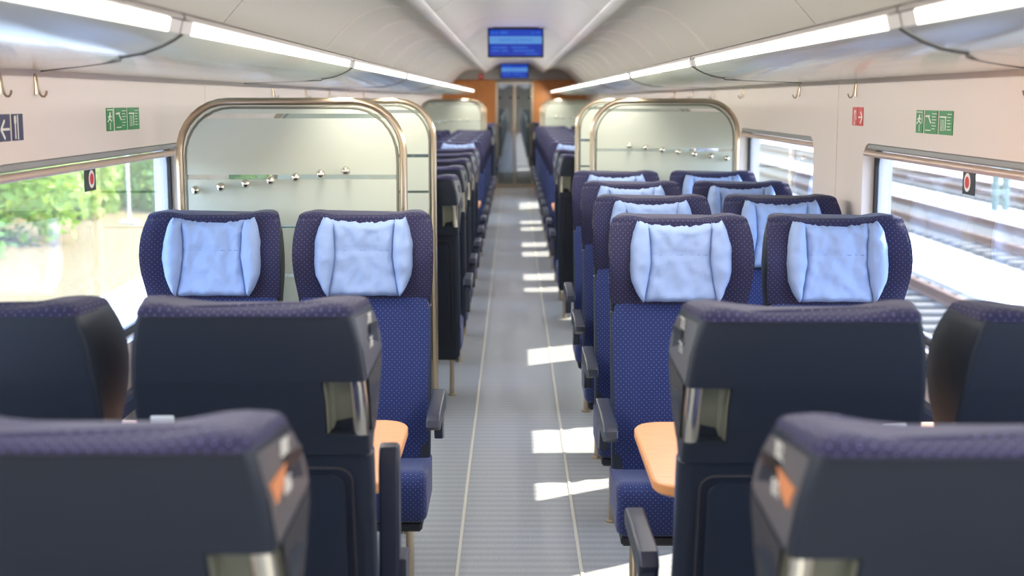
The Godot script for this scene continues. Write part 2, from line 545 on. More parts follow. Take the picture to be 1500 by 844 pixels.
func end_wall() -> void:
	var w := structure("wall_far", "end wall of the coach with beech panels either side of the door")
	for s: int in [-1, 1]:
		part("beech_panel", finish([rbox(Vector3(s * 0.87, 0.99, -25.04), Vector3(1.04, 1.98, 0.05), 0.006, 1)]), M.beech_wall, w)
		part("vestibule_side", finish([box(Vector3(minf(s * 0.5, s * 0.56), 0, -30.1), Vector3(maxf(s * 0.5, s * 0.56), 2.2, -25.1))]), M.grey_panel, w)
		part("next_end_panel", finish([rbox(Vector3(s * 0.87, 1.1, -30.15), Vector3(1.04, 2.2, 0.05), 0.006, 1)]), M.grey_panel, w)
	part("header_panel", finish([rbox(Vector3(0, 2.2, -25.05), Vector3(2.8, 0.42, 0.05), 0.004, 1)]), M.grey_panel, w)
	part("door_header", finish([rbox(Vector3(0, 1.966, -25.04), Vector3(0.70, 0.045, 0.055), 0.004, 1)]), M.rack_lip, w)
	var d := structure("door_1", "closed glass double door at the end of the aisle")
	for s: int in [-1, 1]:
		part("jamb", finish([rbox(Vector3(s * 0.338, 0.97, -25.03), Vector3(0.03, 1.94, 0.06), 0.004, 1)]), M.brushed, d)
		var leaf := part("leaf_frame", finish([ring_prism(rect_like(8, 0.004, 0.01, 0.322, 1.94), rect_like(8, 0.02, 0.06, 0.312, 1.92), Vector3(0, 0, -25.05), Vector3(s, 0, 0), Vector3.UP, Vector3(0, 0, 0.03))]), M.brushed, d)
		part("pane", finish([box(Vector3(minf(s * 0.018, s * 0.316), 0.05, -25.038), Vector3(maxf(s * 0.018, s * 0.316), 1.925, -25.032))]), M.window_glass, leaf)
		for x in [0.07, 0.27]:
			part("sticker", finish([lathe([Vector2(0.0005, 0), Vector2(0.022, 0), Vector2(0.022, 0.002), Vector2(0.0005, 0.002)], 14, Basis(Vector3.RIGHT, PI / 2), Vector3(s * x, 1.655, -25.031))]), M.sign_black, leaf)
		part("handle", finish([tube([Vector3(s * 0.045, 0.95, -25.0), Vector3(s * 0.045, 1.2, -25.0)], 0.012, 8)]), M.chrome, leaf)
	var sg := thing("prohibition_sign", "small red pictogram on grey panel above the beech end wall", "sign", Vector3(-0.62, 2.04, -25.02))
	part("disc", finish([lathe([Vector2(0.0005, 0), Vector2(0.055, 0), Vector2(0.055, 0.004), Vector2(0.0005, 0.004)], 20, Basis(Vector3.RIGHT, PI / 2))]), M.sign_red, sg)
	part("bar", finish([rbox(Vector3(0, 0, 0.005), Vector3(0.07, 0.016, 0.003), 0.001, 1)]), M.sign_white, sg)

# ------------------------------------------------------------------ luggage racks with their strip lamps
func racks() -> void:
	for s: int in [-1, 1]:
		var start := 2.67 if s < 0 else 2.44
		var word := "tree" if s < 0 else "track"
		var n := 0
		# cross section in (x, y): underside, then back along the top
		var sec := PackedVector2Array([Vector2(0.676, 1.748), Vector2(0.69, 1.738), Vector2(0.715, 1.725), Vector2(0.75, 1.712), Vector2(0.80, 1.703), Vector2(0.90, 1.698), Vector2(1.05, 1.698), Vector2(1.20, 1.699), Vector2(1.328, 1.699), Vector2(1.328, 1.712), Vector2(0.80, 1.722), Vector2(0.70, 1.752), Vector2(0.682, 1.775)])
		for p in sec.size(): sec[p].x *= s
		var lip := PackedVector2Array([Vector2(0.664, 1.775), Vector2(0.664, 1.784), Vector2(0.672, 1.79), Vector2(0.69, 1.786), Vector2(0.69, 1.76), Vector2(0.678, 1.775)])
		for p in lip.size(): lip[p].x *= s
		var lampsec := PackedVector2Array([Vector2(0.668, 1.7735), Vector2(0.679, 1.7735), Vector2(0.684, 1.750), Vector2(0.674, 1.7485)])
		for p in lampsec.size(): lampsec[p].x *= s
		var len := MOD - 0.012
		var tray := finish([prism(sec, Vector3.ZERO, Vector3.RIGHT, Vector3.UP, Vector3(0, 0, -len))], 35)
		var lipm := finish([prism(lip, Vector3.ZERO, Vector3.RIGHT, Vector3.UP, Vector3(0, 0, -len))], 30)
		var lampm := finish([prism(lampsec, Vector3(0, 0, -0.085), Vector3.RIGHT, Vector3.UP, Vector3(0, 0, -(len - 0.17)))], 30)
		var capm := finish([prism(lampsec, Vector3.ZERO, Vector3.RIGHT, Vector3.UP, Vector3(0, 0, -0.083))], 30)
		var arc := []
		for i in 15:
			var w := float(i) / 14
			arc.append(Vector3(s * (0.80 + 0.525 * w), 1.6975 + 0.001 * sin(w * PI), -(0.02 + 1.05 * pow(w, 0.9))))
		var edge := []
		for i in 5:
			edge.append(Vector3(s * [0.674, 0.69, 0.715, 0.75, 0.80][i], [1.7475, 1.737, 1.724, 1.711, 1.702][i], -0.012))
		var seamm := finish([tube(arc, 0.0022, 6)])
		var edgem := finish([tube(edge, 0.003, 6)])
		for k in range(-2, 8):
			var d0 := start + MOD * k
			if d0 + MOD > 25.1: continue
			var r := thing("luggage_rack", "glossy overhead luggage rack with strip lamp, %s side, %s from the camera" % [word, ordinal(n)], "luggage rack", Vector3(0, 0, -d0), 0.0, "overhead racks on the %s side" % word)
			part("tray_panel", tray, M.rack_panel, r)
			part("lip", lipm, M.rack_lip, r)
			part("lamp_strip", lampm, M.lamp_glow, r)
			part("lamp_end_cap", capm, M.rack_top, r)
			part("lamp_end_cap", capm, M.rack_top, r, Vector3(0, 0, -(len - 0.083)))
			part("panel_seam", seamm, M.rack_seam, r)
			part("unit_edge", edgem, M.rack_seam, r)
			var l := AreaLight3D.new()
			l.name = "lamp_light"
			r.add_child(l, true)
			l.area_size = Vector2(len - 0.18, 0.022)
			l.light_energy = 1.5
			l.light_color = Color(1.0, 0.975, 0.94)
			l.shadow_enabled = true
			l.area_range = 30.0
			var at := Vector3(s * 0.660, 1.757, -len / 2)
			var face := Vector3(-s * 0.75, -0.66, 0)
			l.transform = Transform3D(Basis(Vector3(0, 0, -s), Vector3(0, 0, -s).cross(face).normalized() * -1.0, -face.normalized()).orthonormalized(), at)
			n += 1

# ------------------------------------------------------------------ seats
const ZR := [[0.93, -0.045], [1.0, -0.08], [1.1, -0.112], [1.2, -0.13], [1.24, -0.13]]
const ZF := [[0.93, 0.04], [0.96, 0.048], [1.0, 0.066], [1.05, 0.088], [1.10, 0.096], [1.15, 0.076], [1.19, 0.042], [1.22, 0.012], [1.24, 0.0]]
const ZC := [[0.93, 0.036], [1.0, 0.022], [1.1, 0.008], [1.18, -0.004], [1.24, -0.02]]
const HW := [[0.93, 0.225], [0.97, 0.229], [1.03, 0.236], [1.08, 0.238], [1.15, 0.238], [1.19, 0.234], [1.22, 0.227], [1.24, 0.219]]
const LR := [[0.1, 0.10], [0.4, 0.085], [0.7, 0.022], [0.93, -0.038]]
const LF := [[0.1, 0.20], [0.45, 0.15], [0.7, 0.085], [0.93, 0.03]]
const CI := [[0.93, 0.0], [1.0, 0.006], [1.1, 0.015], [1.2, 0.024], [1.24, 0.026]]   # how far the rear edge of the cheek stands in
var seat_mesh := {}

func cheek_x(h: float, z: float) -> float:
	var zf := stab(ZF, h) - 0.018
	var zr := stab(ZR, h) + 0.012
	return stab(HW, h) - stab(CI, h) * clampf((zf - z) / (zf - zr), 0.0, 1.0)

func cheek_plate(poly: PackedVector2Array, s: int, lo: float, hi: float) -> PackedVector3Array:
	var rings := []
	for o in [lo, hi]:
		var r := PackedVector3Array()
		for p in poly: r.append(Vector3(s * (cheek_x(p.y, p.x) + o), p.y, p.x))
		rings.append(r)
	return loft(rings)


func shell_ring(h: float, s: int, notch: bool) -> PackedVector3Array:
	var w := stab(HW, h)
	var w2 := w - stab(CI, h)
	var zr := stab(ZR, h)
	var zf := stab(ZF, h) - 0.012
	var zc := stab(ZC, h) - 0.05
	var p := PackedVector3Array()
	for q: int in [s, -s]:
		var corner := []
		if notch and q == s:
			corner = [Vector2(cheek_x(h, zr + 0.062), zr + 0.062), Vector2(w2 - 0.002, zr + 0.056), Vector2(w2 - 0.07, zr + 0.052), Vector2(w2 - 0.08, zr + 0.044), Vector2(w2 - 0.082, zr + 0.006), Vector2(w2 - 0.084, zr)]
		else:
			for j in 5:
				var a := PI / 2 * j / 4
				corner.append(Vector2(w2 - 0.012 + 0.012 * cos(a), zr + 0.012 - 0.012 * sin(a)))
			corner.append(Vector2(w2 - 0.084, zr))
		var side := [Vector2(w - 0.028, zc), Vector2(w - 0.010, zf), Vector2(w, zf - 0.006), Vector2(cheek_x(h, lerpf(zf, zr, 0.5)), lerpf(zf, zr, 0.5))]
		var all := side + corner
		if q != s: all.reverse()
		for c: Vector2 in all: p.append(Vector3(q * c.x, h, c.y))
	return p

func front_curve(h: float, n: int) -> Array:
	var w := stab(HW, h) - 0.001
	var zf := stab(ZF, h)
	var zc := stab(ZC, h)
	var a := []
	for i in n + 1:
		var u := -1.0 + 2.0 * i / n
		var v := pow(absf(u), 0.8) * signf(u)
		a.append(Vector2(v * (w - 0.004), zc + (zf - zc) * pow(absf(v), 2.3)))
	a[0] = Vector2(-w, zf - 0.012)
	a[n] = Vector2(w, zf - 0.012)
	return a

func headrest_mesh() -> ArrayMesh:
	var rings := []
	for h: float in [0.942, 0.952, 0.98, 1.01, 1.04, 1.07, 1.10, 1.13, 1.16, 1.185, 1.205, 1.218]:
		var r := PackedVector3Array()
		var pinch := 0.01 if h == 0.942 else 0.0
		for p: Vector2 in front_curve(h, 16): r.append(Vector3(p.x * (1.0 - pinch), h, p.y - pinch))
		var w := stab(HW, h)
		var zb := stab(ZC, h) - 0.045
		r.append(Vector3(w - 0.03, h, zb))
		r.append(Vector3(-(w - 0.03), h, zb))
		rings.append(r)
	# rounded cap that wraps over the top and a little down the rear
	var cap := []
	var steps := [[1.213, 0.005], [1.216, 0.0]]
	for i in 7: steps.append([1.220 + 0.018 * sin(PI / 2 * i / 6), 0.022 * (1.0 - cos(PI / 2 * i / 6)) + (0.004 if i == 6 else 0.0)])
	for st in steps:
		var h: float = st[0]
		var ins: float = st[1]
		var r := PackedVector3Array()
		var w := stab(HW, h)
		var zr := stab(ZR, h) - 0.007
		var zm := (zr + stab(ZF, h)) / 2
		var pts := front_curve(h, 16)
		for j in 5:
			var a := PI / 2 * j / 4
			pts.append(Vector2(w - 0.02 - 0.03 + 0.03 * cos(a), zr + 0.03 - 0.03 * sin(a)))
		for x in [0.17, 0.13, 0.09, 0.04, -0.04, -0.09, -0.13, -0.17]: pts.append(Vector2(x, zr))
		for j in 5:
			var a := PI / 2 * (4 - j) / 4
			pts.append(Vector2(-(w - 0.02 - 0.03 + 0.03 * cos(a)), zr + 0.03 - 0.03 * sin(a)))
		for p: Vector2 in pts:
			var q := Vector2(p.x * (1.0 - ins / w), zm + (p.y - zm) * (1.0 - ins / 0.07))
			var lift := 0.011 * smoothstep(0.42, 0.85, absf(p.x) / w) * smoothstep(1.216, 1.230, h)
			r.append(Vector3(q.x, h + lift - 0.009 * smoothstep(1.216, 1.234, h), q.y))
		cap.append(r)
	return finish([loft(rings), loft(cap)], 60)

func band_solid(h0: float, h1: float, n: int, w: Callable, front: Callable, thick: float) -> PackedVector3Array:
	var rings := []
	for i in n + 1:
		var h := lerpf(h0, h1, float(i) / n)
		var e := minf(float(i), float(n - i)) / n
		var pin := 0.012 if e == 0.0 else 0.0
		var r := PackedVector3Array()
		var hw: float = w.call(h)
		for k in 15:
			var u := -1.0 + 2.0 * k / 14
			var x := u * (hw - pin)
			var edge := 0.0 if absf(u) < 0.99 else -0.016
			r.append(Vector3(x, h, front.call(h, u) + edge - pin))
		r.append(Vector3(hw - 0.01, h, front.call(h, 0.0) - thick))
		r.append(Vector3(-hw + 0.01, h, front.call(h, 0.0) - thick))
		rings.append(r)
	return loft(rings)

# profile in (z, y) swept across x with rounded ends
func swept(profile: PackedVector2Array, hw: float, r: float, x0 := 0.0) -> PackedVector3Array:
	var c := Vector2.ZERO
	for p in profile: c += p
	c /= profile.size()
	var rings := []
	var xs := []
	for i in 4: xs.append([-(hw - r + r * cos(PI / 2 * i / 3)), r * (1.0 - sin(PI / 2 * i / 3))])
	for i in range(3, -1, -1): xs.append([hw - r + r * cos(PI / 2 * i / 3), r * (1.0 - sin(PI / 2 * i / 3))])
	for e in xs:
		var ring := PackedVector3Array()
		for p in profile:
			var d := p - c
			var q: Vector2 = c + d * (1.0 - e[1] / maxf(d.length(), r * 1.5))
			ring.append(Vector3(x0 + e[0], q.y, q.x))
		rings.append(ring)
	return loft(rings)

const PW := [[0.0, 0.124], [0.1, 0.142], [0.28, 0.163], [0.5, 0.171], [0.7, 0.168], [0.88, 0.155], [1.0, 0.140]]
const PS := [[0.0, 0.121], [0.25, 0.108], [0.5, 0.098], [0.75, 0.100], [1.0, 0.106]]

func pillow_z(x: float, v: float, h: float, sd: int) -> float:
	var ax := absf(x)
	var xs := tab(PS, v)
	var wo := tab(PW, v)
	var base := tab(ZC, h)
	var z := 0.034
	if ax <= xs:
		z += 0.006 * cos(ax / xs * PI / 2) - 0.010 * exp(-pow((xs - ax) / 0.008, 2.0)) + 0.010 * smoothstep(xs * 0.55, xs, ax)
		z -= 0.006 * exp(-pow((v - 0.60) / 0.022, 2.0))
	else:
		var w := (ax - xs) / maxf(wo - xs, 0.01)
		z += 0.002 + 0.034 * sin(PI * clampf(w * 0.72 + 0.12, 0, 1)) * (0.55 + 0.45 * sin(PI * clampf(v, 0.05, 0.95)))
		z -= 0.020 * smoothstep(0.82, 1.0, w)
	var e := minf(v, 1.0 - v)
	z -= 0.020 * pow(1.0 - clampf(e / 0.07, 0, 1), 2.0)
	noise.seed = 40 + sd
	noise.frequency = 1.0
	var fold := noise.get_noise_2d(x * 15.0 + v * 2.6, v * 2.4 - x * 7.0)
	z += 0.012 * fold + 0.0016 * noise.get_noise_2d(x * 60.0, v * 9.0 + 9.0)
	return base + z

func pillow_strip(lo: Callable, hi: Callable, nx: int, ny: int, sd: int) -> PackedVector3Array:
	var t := PackedVector3Array()
	var g := []
	var bk := []
	for j in ny + 1:
		var v := float(j) / ny
		var row := PackedVector3Array()
		var rb := PackedVector3Array()
		noise.seed = 90 + sd
		for i in nx + 1:
			var x: float = lerpf(lo.call(v), hi.call(v), float(i) / nx)
			var h := lerpf(0.958, 1.216, v)
			var sag := (0.013 * (1.0 - pow(absf(x) / 0.12, 2.0)) - 0.008 * noise.get_noise_1d(x * 60.0)) * smoothstep(0.8, 1.0, v)
			row.append(Vector3(x, h - sag, pillow_z(x, v, h, sd)))
			rb.append(Vector3(x, h - sag, tab(ZC, h) + 0.004))
		g.append(row)
		bk.append(rb)
	for j in ny:
		for i in nx:
			quad(t, g[j][i], g[j][i + 1], g[j + 1][i + 1], g[j + 1][i])
			quad(t, bk[j][i], bk[j + 1][i], bk[j + 1][i + 1], bk[j][i + 1])
		quad(t, g[j][0], g[j + 1][0], bk[j + 1][0], bk[j][0])
		quad(t, g[j][nx], bk[j][nx], bk[j + 1][nx], g[j + 1][nx])
	for i in nx:
		quad(t, g[0][i], bk[0][i], bk[0][i + 1], g[0][i + 1])
		quad(t, g[ny][i], g[ny][i + 1], bk[ny][i + 1], bk[ny][i])
	return t

func seat_meshes() -> void:
	for s: int in [-1, 1]:
		for notch: bool in [false, true]:
			if not notch and s < 0: continue
			var rings := []
			for e in [[0.925, false], [0.945, false], [0.968, false], [0.9695, notch], [1.0, notch], [1.04, notch], [1.083, notch], [1.0845, false], [1.12, false], [1.16, false], [1.2, false], [1.219, false]]:
				rings.append(shell_ring(e[0], s, e[1]))
			seat_mesh["shell_%d" % (s if notch else 0)] = finish([loft(rings)], 35)
		# chrome grip over the notch
		var path := []
		for i in 9:
			var h := lerpf(0.963, 1.09, i / 8.0)
			path.append(Vector3(s * (stab(HW, h) - stab(CI, h) - 0.0155), h, stab(ZR, h) + 0.011 - 0.003 * sin(PI * i / 8.0)))
		seat_mesh["grip_%d" % s] = finish([tube(path, 0.0155, 14, 0.009)], 50)
		var lin := []
		for h: float in [0.972, 1.0, 1.04, 1.081]:
			var w := stab(HW, h) - stab(CI, h)
			var zr := stab(ZR, h)
			var r := PackedVector3Array()
			for c in [Vector2(w - 0.004, zr + 0.0545), Vector2(w - 0.0695, zr + 0.0505), Vector2(w - 0.0785, zr + 0.0425), Vector2(w - 0.0805, zr + 0.004), Vector2(w - 0.078, zr + 0.004), Vector2(w - 0.0765, zr + 0.041), Vector2(w - 0.0685, zr + 0.0485), Vector2(w - 0.004, zr + 0.0525)]:
				r.append(Vector3(s * c.x, h, c.y))
			lin.append(r)
		seat_mesh["lining_%d" % s] = finish([loft(lin)], 35)
		# number plate on the aisle cheek and the dark inset under it
		var pl := PackedVector2Array([Vector2(-0.112, 1.208), Vector2(-0.05, 1.208), Vector2(0.004, 1.206), Vector2(0.03, 1.18), Vector2(0.056, 1.15), Vector2(0.074, 1.12), Vector2(0.0, 1.104), Vector2(-0.085, 1.09), Vector2(-0.098, 1.14)])
		seat_mesh["plate_%d" % s] = finish([cheek_plate(pl, s, -0.001, 0.0016)])
		seat_mesh["painted_reflection_%d" % s] = finish([cheek_plate(PackedVector2Array([Vector2(-0.095, 1.166), Vector2(-0.03, 1.176), Vector2(-0.05, 1.15), Vector2(-0.08, 1.138)]), s, 0.001, 0.003)])  # orange reflection painted in as a thin patch on the plate
		seat_mesh["display_%d" % s] = finish([cheek_plate(PackedVector2Array([Vector2(-0.03, 1.165), Vector2(0.03, 1.165), Vector2(0.034, 1.182), Vector2(-0.03, 1.182)]), s, 0.0012, 0.0025)])
		var ins := PackedVector2Array([Vector2(-0.062, 1.084), Vector2(0.078, 1.113), Vector2(0.078, 1.09), Vector2(0.05, 1.01), Vector2(0.028, 0.96), Vector2(-0.01, 0.96)])
		seat_mesh["cheek_%d" % s] = finish([cheek_plate(ins, s, -0.002, 0.0012)])
		seat_mesh["support_%d" % s] = finish([swept(PackedVector2Array([Vector2(0.0, -0.13), Vector2(0.09, -0.11), Vector2(0.13, 0.0), Vector2(0.02, 0.01)]), 0.014, 0.004, s * 0.262)])
	seat_mesh.headrest = headrest_mesh()
	# lower back body
	var lr := []
	for h: float in [0.255, 0.262, 0.3, 0.45, 0.6, 0.75, 0.88, 0.918, 0.922]:
		var hw := lerpf(0.220, 0.228, clampf((h - 0.1) / 0.4, 0, 1)) - (0.006 if h == 0.255 or h == 0.922 else 0.0)
		var zr := stab(LR, h)
		var zf := stab(LF, h)
		var r := PackedVector3Array()
		for c: Vector2 in rrect(-hw, zr, hw, zf, 0.026, 4): r.append(Vector3(c.x, h, c.y))
		lr.append(r)
	seat_mesh.lower = finish([loft(lr)], 40)
	# folding table panel on the rear: a plate that follows the slope, with rounded top corners
	var tp := []
	for e in [[0.34, 0.165], [0.345, 0.17], [0.45, 0.172], [0.6, 0.172], [0.75, 0.172], [0.855, 0.172], [0.868, 0.168], [0.877, 0.158], [0.880, 0.146]]:
		var zr := stab(LR, e[0])
		var r := PackedVector3Array()
		for c: Vector2 in rrect(-e[1], zr - 0.010, e[1], zr + 0.006, 0.005, 3): r.append(Vector3(c.x, e[0], c.y))
		tp.append(r)
	seat_mesh.table_panel = finish([loft(tp)], 40)
	var rim := []
	for c: Vector2 in rrect(-0.187, 0.325, 0.187, 0.893, 0.03, 5): rim.append(Vector3(c.x, c.y, stab(LR, c.y) - 0.001))
	rim.append(rim[0])
	seat_mesh.panel_rim = finish([tube(rim, 0.003, 6)])
	seat_mesh.latch = finish([rbox(Vector3.ZERO, Vector3(0.046, 0.022, 0.006), 0.003, 2)])
	seat_mesh.back = finish([band_solid(0.37, 0.952, 14, func(h): return 0.219 + 0.005 * smoothstep(0.6, 0.9, h), func(h, u): return tab([[0.37, 0.16], [0.43, 0.155], [0.55, 0.142], [0.68, 0.112], [0.8, 0.076], [0.95, 0.036]], h) + 0.026 * pow(absf(u), 3.0) * smoothstep(0.43, 0.6, h), 0.075)], 50)
	var cp := PackedVector2Array([Vector2(0.10, 0.29), Vector2(0.09, 0.42), Vector2(0.18, 0.418), Vector2(0.26, 0.422), Vector2(0.34, 0.434), Vector2(0.385, 0.442), Vector2(0.415, 0.438), Vector2(0.436, 0.42), Vector2(0.442, 0.39), Vector2(0.436, 0.33), Vector2(0.422, 0.285), Vector2(0.40, 0.272), Vector2(0.25, 0.275)])
	seat_mesh.cushion = finish([swept(cp, 0.232, 0.03)], 50)
	seat_mesh.pan = finish([rbox(Vector3(0, 0.258, 0.25), Vector3(0.43, 0.035, 0.31), 0.008, 1)])
	seat_mesh.leg = finish([tube([Vector3(0, 0.0, 0.0), Vector3(0, 0.25, 0)], 0.013, 10), lathe([Vector2(0.001, 0), Vector2(0.024, 0), Vector2(0.024, 0.006), Vector2(0.001, 0.012)], 14)])
	var ap := PackedVector2Array([Vector2(0.0, -0.035), Vector2(-0.02, 0.0), Vector2(0.0, 0.028), Vector2(0.2, 0.026), Vector2(0.33, 0.022), Vector2(0.365, 0.008), Vector2(0.372, -0.012), Vector2(0.35, -0.026), Vector2(0.2, -0.03)])
	seat_mesh.arm = finish([swept(ap, 0.022, 0.008)], 45)
	for v in 3:
		var seam := []
		for i in 19:
			var x := lerpf(-0.097, 0.097, i / 18.0)
			seam.append(Vector3(x, lerpf(0.958, 1.216, 0.6), pillow_z(x, 0.6, lerpf(0.958, 1.216, 0.6), v) + 0.0016))
		seat_mesh["seam_%d" % v] = finish([tube(seam, 0.0013, 5)])
		seat_mesh["pillow_%d" % v] = finish([pillow_strip(func(t): return -tab(PS, t), func(t): return tab(PS, t), 26, 26, v)], 70)
		for s: int in [-1, 1]:
			seat_mesh["wing_%d_%d" % [v, s]] = finish([pillow_strip(func(t): return minf(s * tab(PS, t), s * tab(PW, t)), func(t): return maxf(s * tab(PS, t), s * tab(PW, t)), 8, 26, v)], 70)

# s: local side (+1 / -1) where the aisle is, 0 for a window seat
func build_seat(s: int, variant: int) -> Node3D:
	var o := Node3D.new()
	part("back_shell", seat_mesh["shell_%d" % s], M.shell_plastic, o)
	part("lower_body", seat_mesh.lower, M.lower_plastic, o)
	var tp := part("folding_table", seat_mesh.table_panel, M.lower_plastic, o)
	part("rim", seat_mesh.panel_rim, M.inset, tp)
	part("headrest", seat_mesh.headrest, M.headrest_fabric, o)
	part("backrest", seat_mesh.back, M.back_fabric, o)
	part("seat_cushion", seat_mesh.cushion, M.back_fabric, o)
	part("seat_pan", seat_mesh.pan, M.dark_metal, o)
	var side := s if s != 0 else 1
	part("leg", seat_mesh.leg, M.brushed, o, Vector3(side * 0.17, 0, 0.33))
	part("leg", seat_mesh.leg, M.brushed, o, Vector3(-side * 0.17, 0, 0.33))
	var pw := part("headrest_pillow", seat_mesh["pillow_%d" % variant], M.pillow_cloth, o, Vector3.ZERO, "light blue headrest pillow")
	for q: int in [-1, 1]: part("side_panel", seat_mesh["wing_%d_%d" % [variant, q]], M.pillow_cloth, pw)
	part("seam", seat_mesh["seam_%d" % variant], M.pillow_thread, pw)
	if s != 0:
		part("table_latch", seat_mesh.latch, M.silver, o, Vector3(-side * 0.172, 1.003, stab(ZR, 1.003) - 0.002), "small silver plate")
		part("grab_handle", seat_mesh["grip_%d" % s], M.chrome, o, Vector3.ZERO, "chrome grab handle")
		part("handle_recess", seat_mesh["lining_%d" % s], M.recess_metal, o)
		part("side_inset", seat_mesh["cheek_%d" % s], M.inset, o)
		var pl := part("number_plate", seat_mesh["plate_%d" % s], M.plate, o)
		part("display", seat_mesh["display_%d" % s], M.bezel, pl)
		part("armrest", seat_mesh.arm, M.arm_plastic, o, Vector3(s * 0.262, 0.637, 0.19))
		part("arm_support", seat_mesh["support_%d" % s], M.arm_plastic, o, Vector3(0, 0.62, 0.16))
	return o

var seat_kinds := {}
var seats_made := 0

func place_seat(side: int, col: int, d: float, away: bool, label: String, group: String) -> Node3D:
	# side -1 tree side, +1 track side; col 0 aisle seat, 1 window seat
	var s := 0 if col == 1 else (-side if not away else side)
	var key := "%d_%d" % [s, seats_made % 3]
	if not seat_kinds.has(key): seat_kinds[key] = build_seat(s, seats_made % 3)
	var o: Node3D = seat_kinds[key].duplicate()
	o.name = numbered("train_seat")
	add_child(o)
	o.position = Vector3(side * (0.530 if col == 0 else 1.046), 0, -d)
	if away: o.rotation.y = PI
	tag(o, label, "seat", group)
	seats_made += 1
	return o

func i_near(key: String) -> bool:
	return key.ends_with("1.64") or key.ends_with("1.62")

func seats() -> void:
	seat_meshes()
	var near := {}
	# [side, away, phrase, depths]
	var blocks := [
		[-1, true, "in the row closest to the camera", [1.637]],
		[-1, true, "in the row just before the near beech table", [2.618]],
		[-1, false, "across the near beech table", [4.56]],
		[-1, true, "row past the first luggage bay", [6.93, 7.89, 8.85, 9.80, 10.76]],
		[-1, false, "row past the far table", [12.45, 13.38, 14.31, 15.24, 16.17, 17.1]],
		[-1, true, "row past the second luggage bay", [19.6, 20.55, 21.5, 22.45]],
		[1, true, "in the row closest to the camera", [1.62]],
		[1, true, "in the row just before the near beech table", [2.56]],
		[1, false, "row past the near beech table", [4.42, 5.34, 6.27, 7.19]],
		[1, true, "row past the first luggage bay", [9.55, 10.48]],
		[1, false, "row past the far table", [12.25, 13.17, 14.1, 15.02, 15.95, 16.87, 17.8, 18.72, 19.65]],
		[1, true, "row past the second luggage bay", [22.35, 23.3]]]
	for b in blocks:
		var word: String = "tree side" if b[0] < 0 else "track side"
		for i in b[3].size():
			for col in 2:
				var what := "aisle seat" if col == 0 else "window seat"
				var look := "dark-backed %s" % what if b[1] else "blue-pillowed %s" % what
				var where: String = b[2] if b[2].begins_with("in ") or b[2].begins_with("across") else ordinal(i) + " " + b[2]
				var o := place_seat(b[0], col, b[3][i], b[1], "%s, %s, %s" % [look, word, where], "%s seats, %s" % ["backward" if b[1] else "viewer-facing", word])
				near["%d_%d_%.2f" % [b[0], col, b[3][i]]] = o
	# the raised armrest of the tree-side seat before the table
	var up: Node3D = near["-1_0_2.62"].get_node("armrest")
	up.rotation.x = -1.52
	up.position.y = 0.51
	up.position.x -= 0.022 * signf(up.position.x)
	# seat numbers on the four closest aisle seats
	for key in [["-1_0_1.64", "88", "86", -1], ["-1_0_2.62", "78", "76", -1], ["1_0_1.62", "82", "81", 1], ["1_0_2.56", "72", "71", 1]]:
		var o: Node3D = near[key[0]]
		var pl: Node3D = o.get_node("number_plate")
		for i in 2:
			var tm := TextMesh.new()
			tm.text = key[1 + i]
			var f := SystemFont.new()
			f.font_names = PackedStringArray(["Droid Sans"])
			tm.font = f
			tm.font_size = 32
			tm.pixel_size = 0.0009
			tm.depth = 0.0008
			var dg := part("seat_number", tm, M.digit, pl, Vector3(key[3] * (cheek_x(1.195 if i == 0 else 1.148, -0.03) + 0.0022), 1.195 if i == 0 else 1.148, -0.03))
			dg.rotation.y = key[3] * (PI / 2 + (0.125 if i == 0 else 0.10))
		if i_near(key[0]): part("painted_reflection", seat_mesh["painted_reflection_%d" % key[3]], M.painted_reflection, pl, Vector3.ZERO, "orange reflection painted on the number plate")
	# the next coach, seen through the glass door
	for side: int in [-1, 1]:
		for i in 22:
			place_seat(side, 0, 32.2 + i * 1.35, true, "dark aisle seat in the next coach, %s, %s row past its door" % ["tree side" if side < 0 else "track side", ordinal(i)], "seats in the next coach")

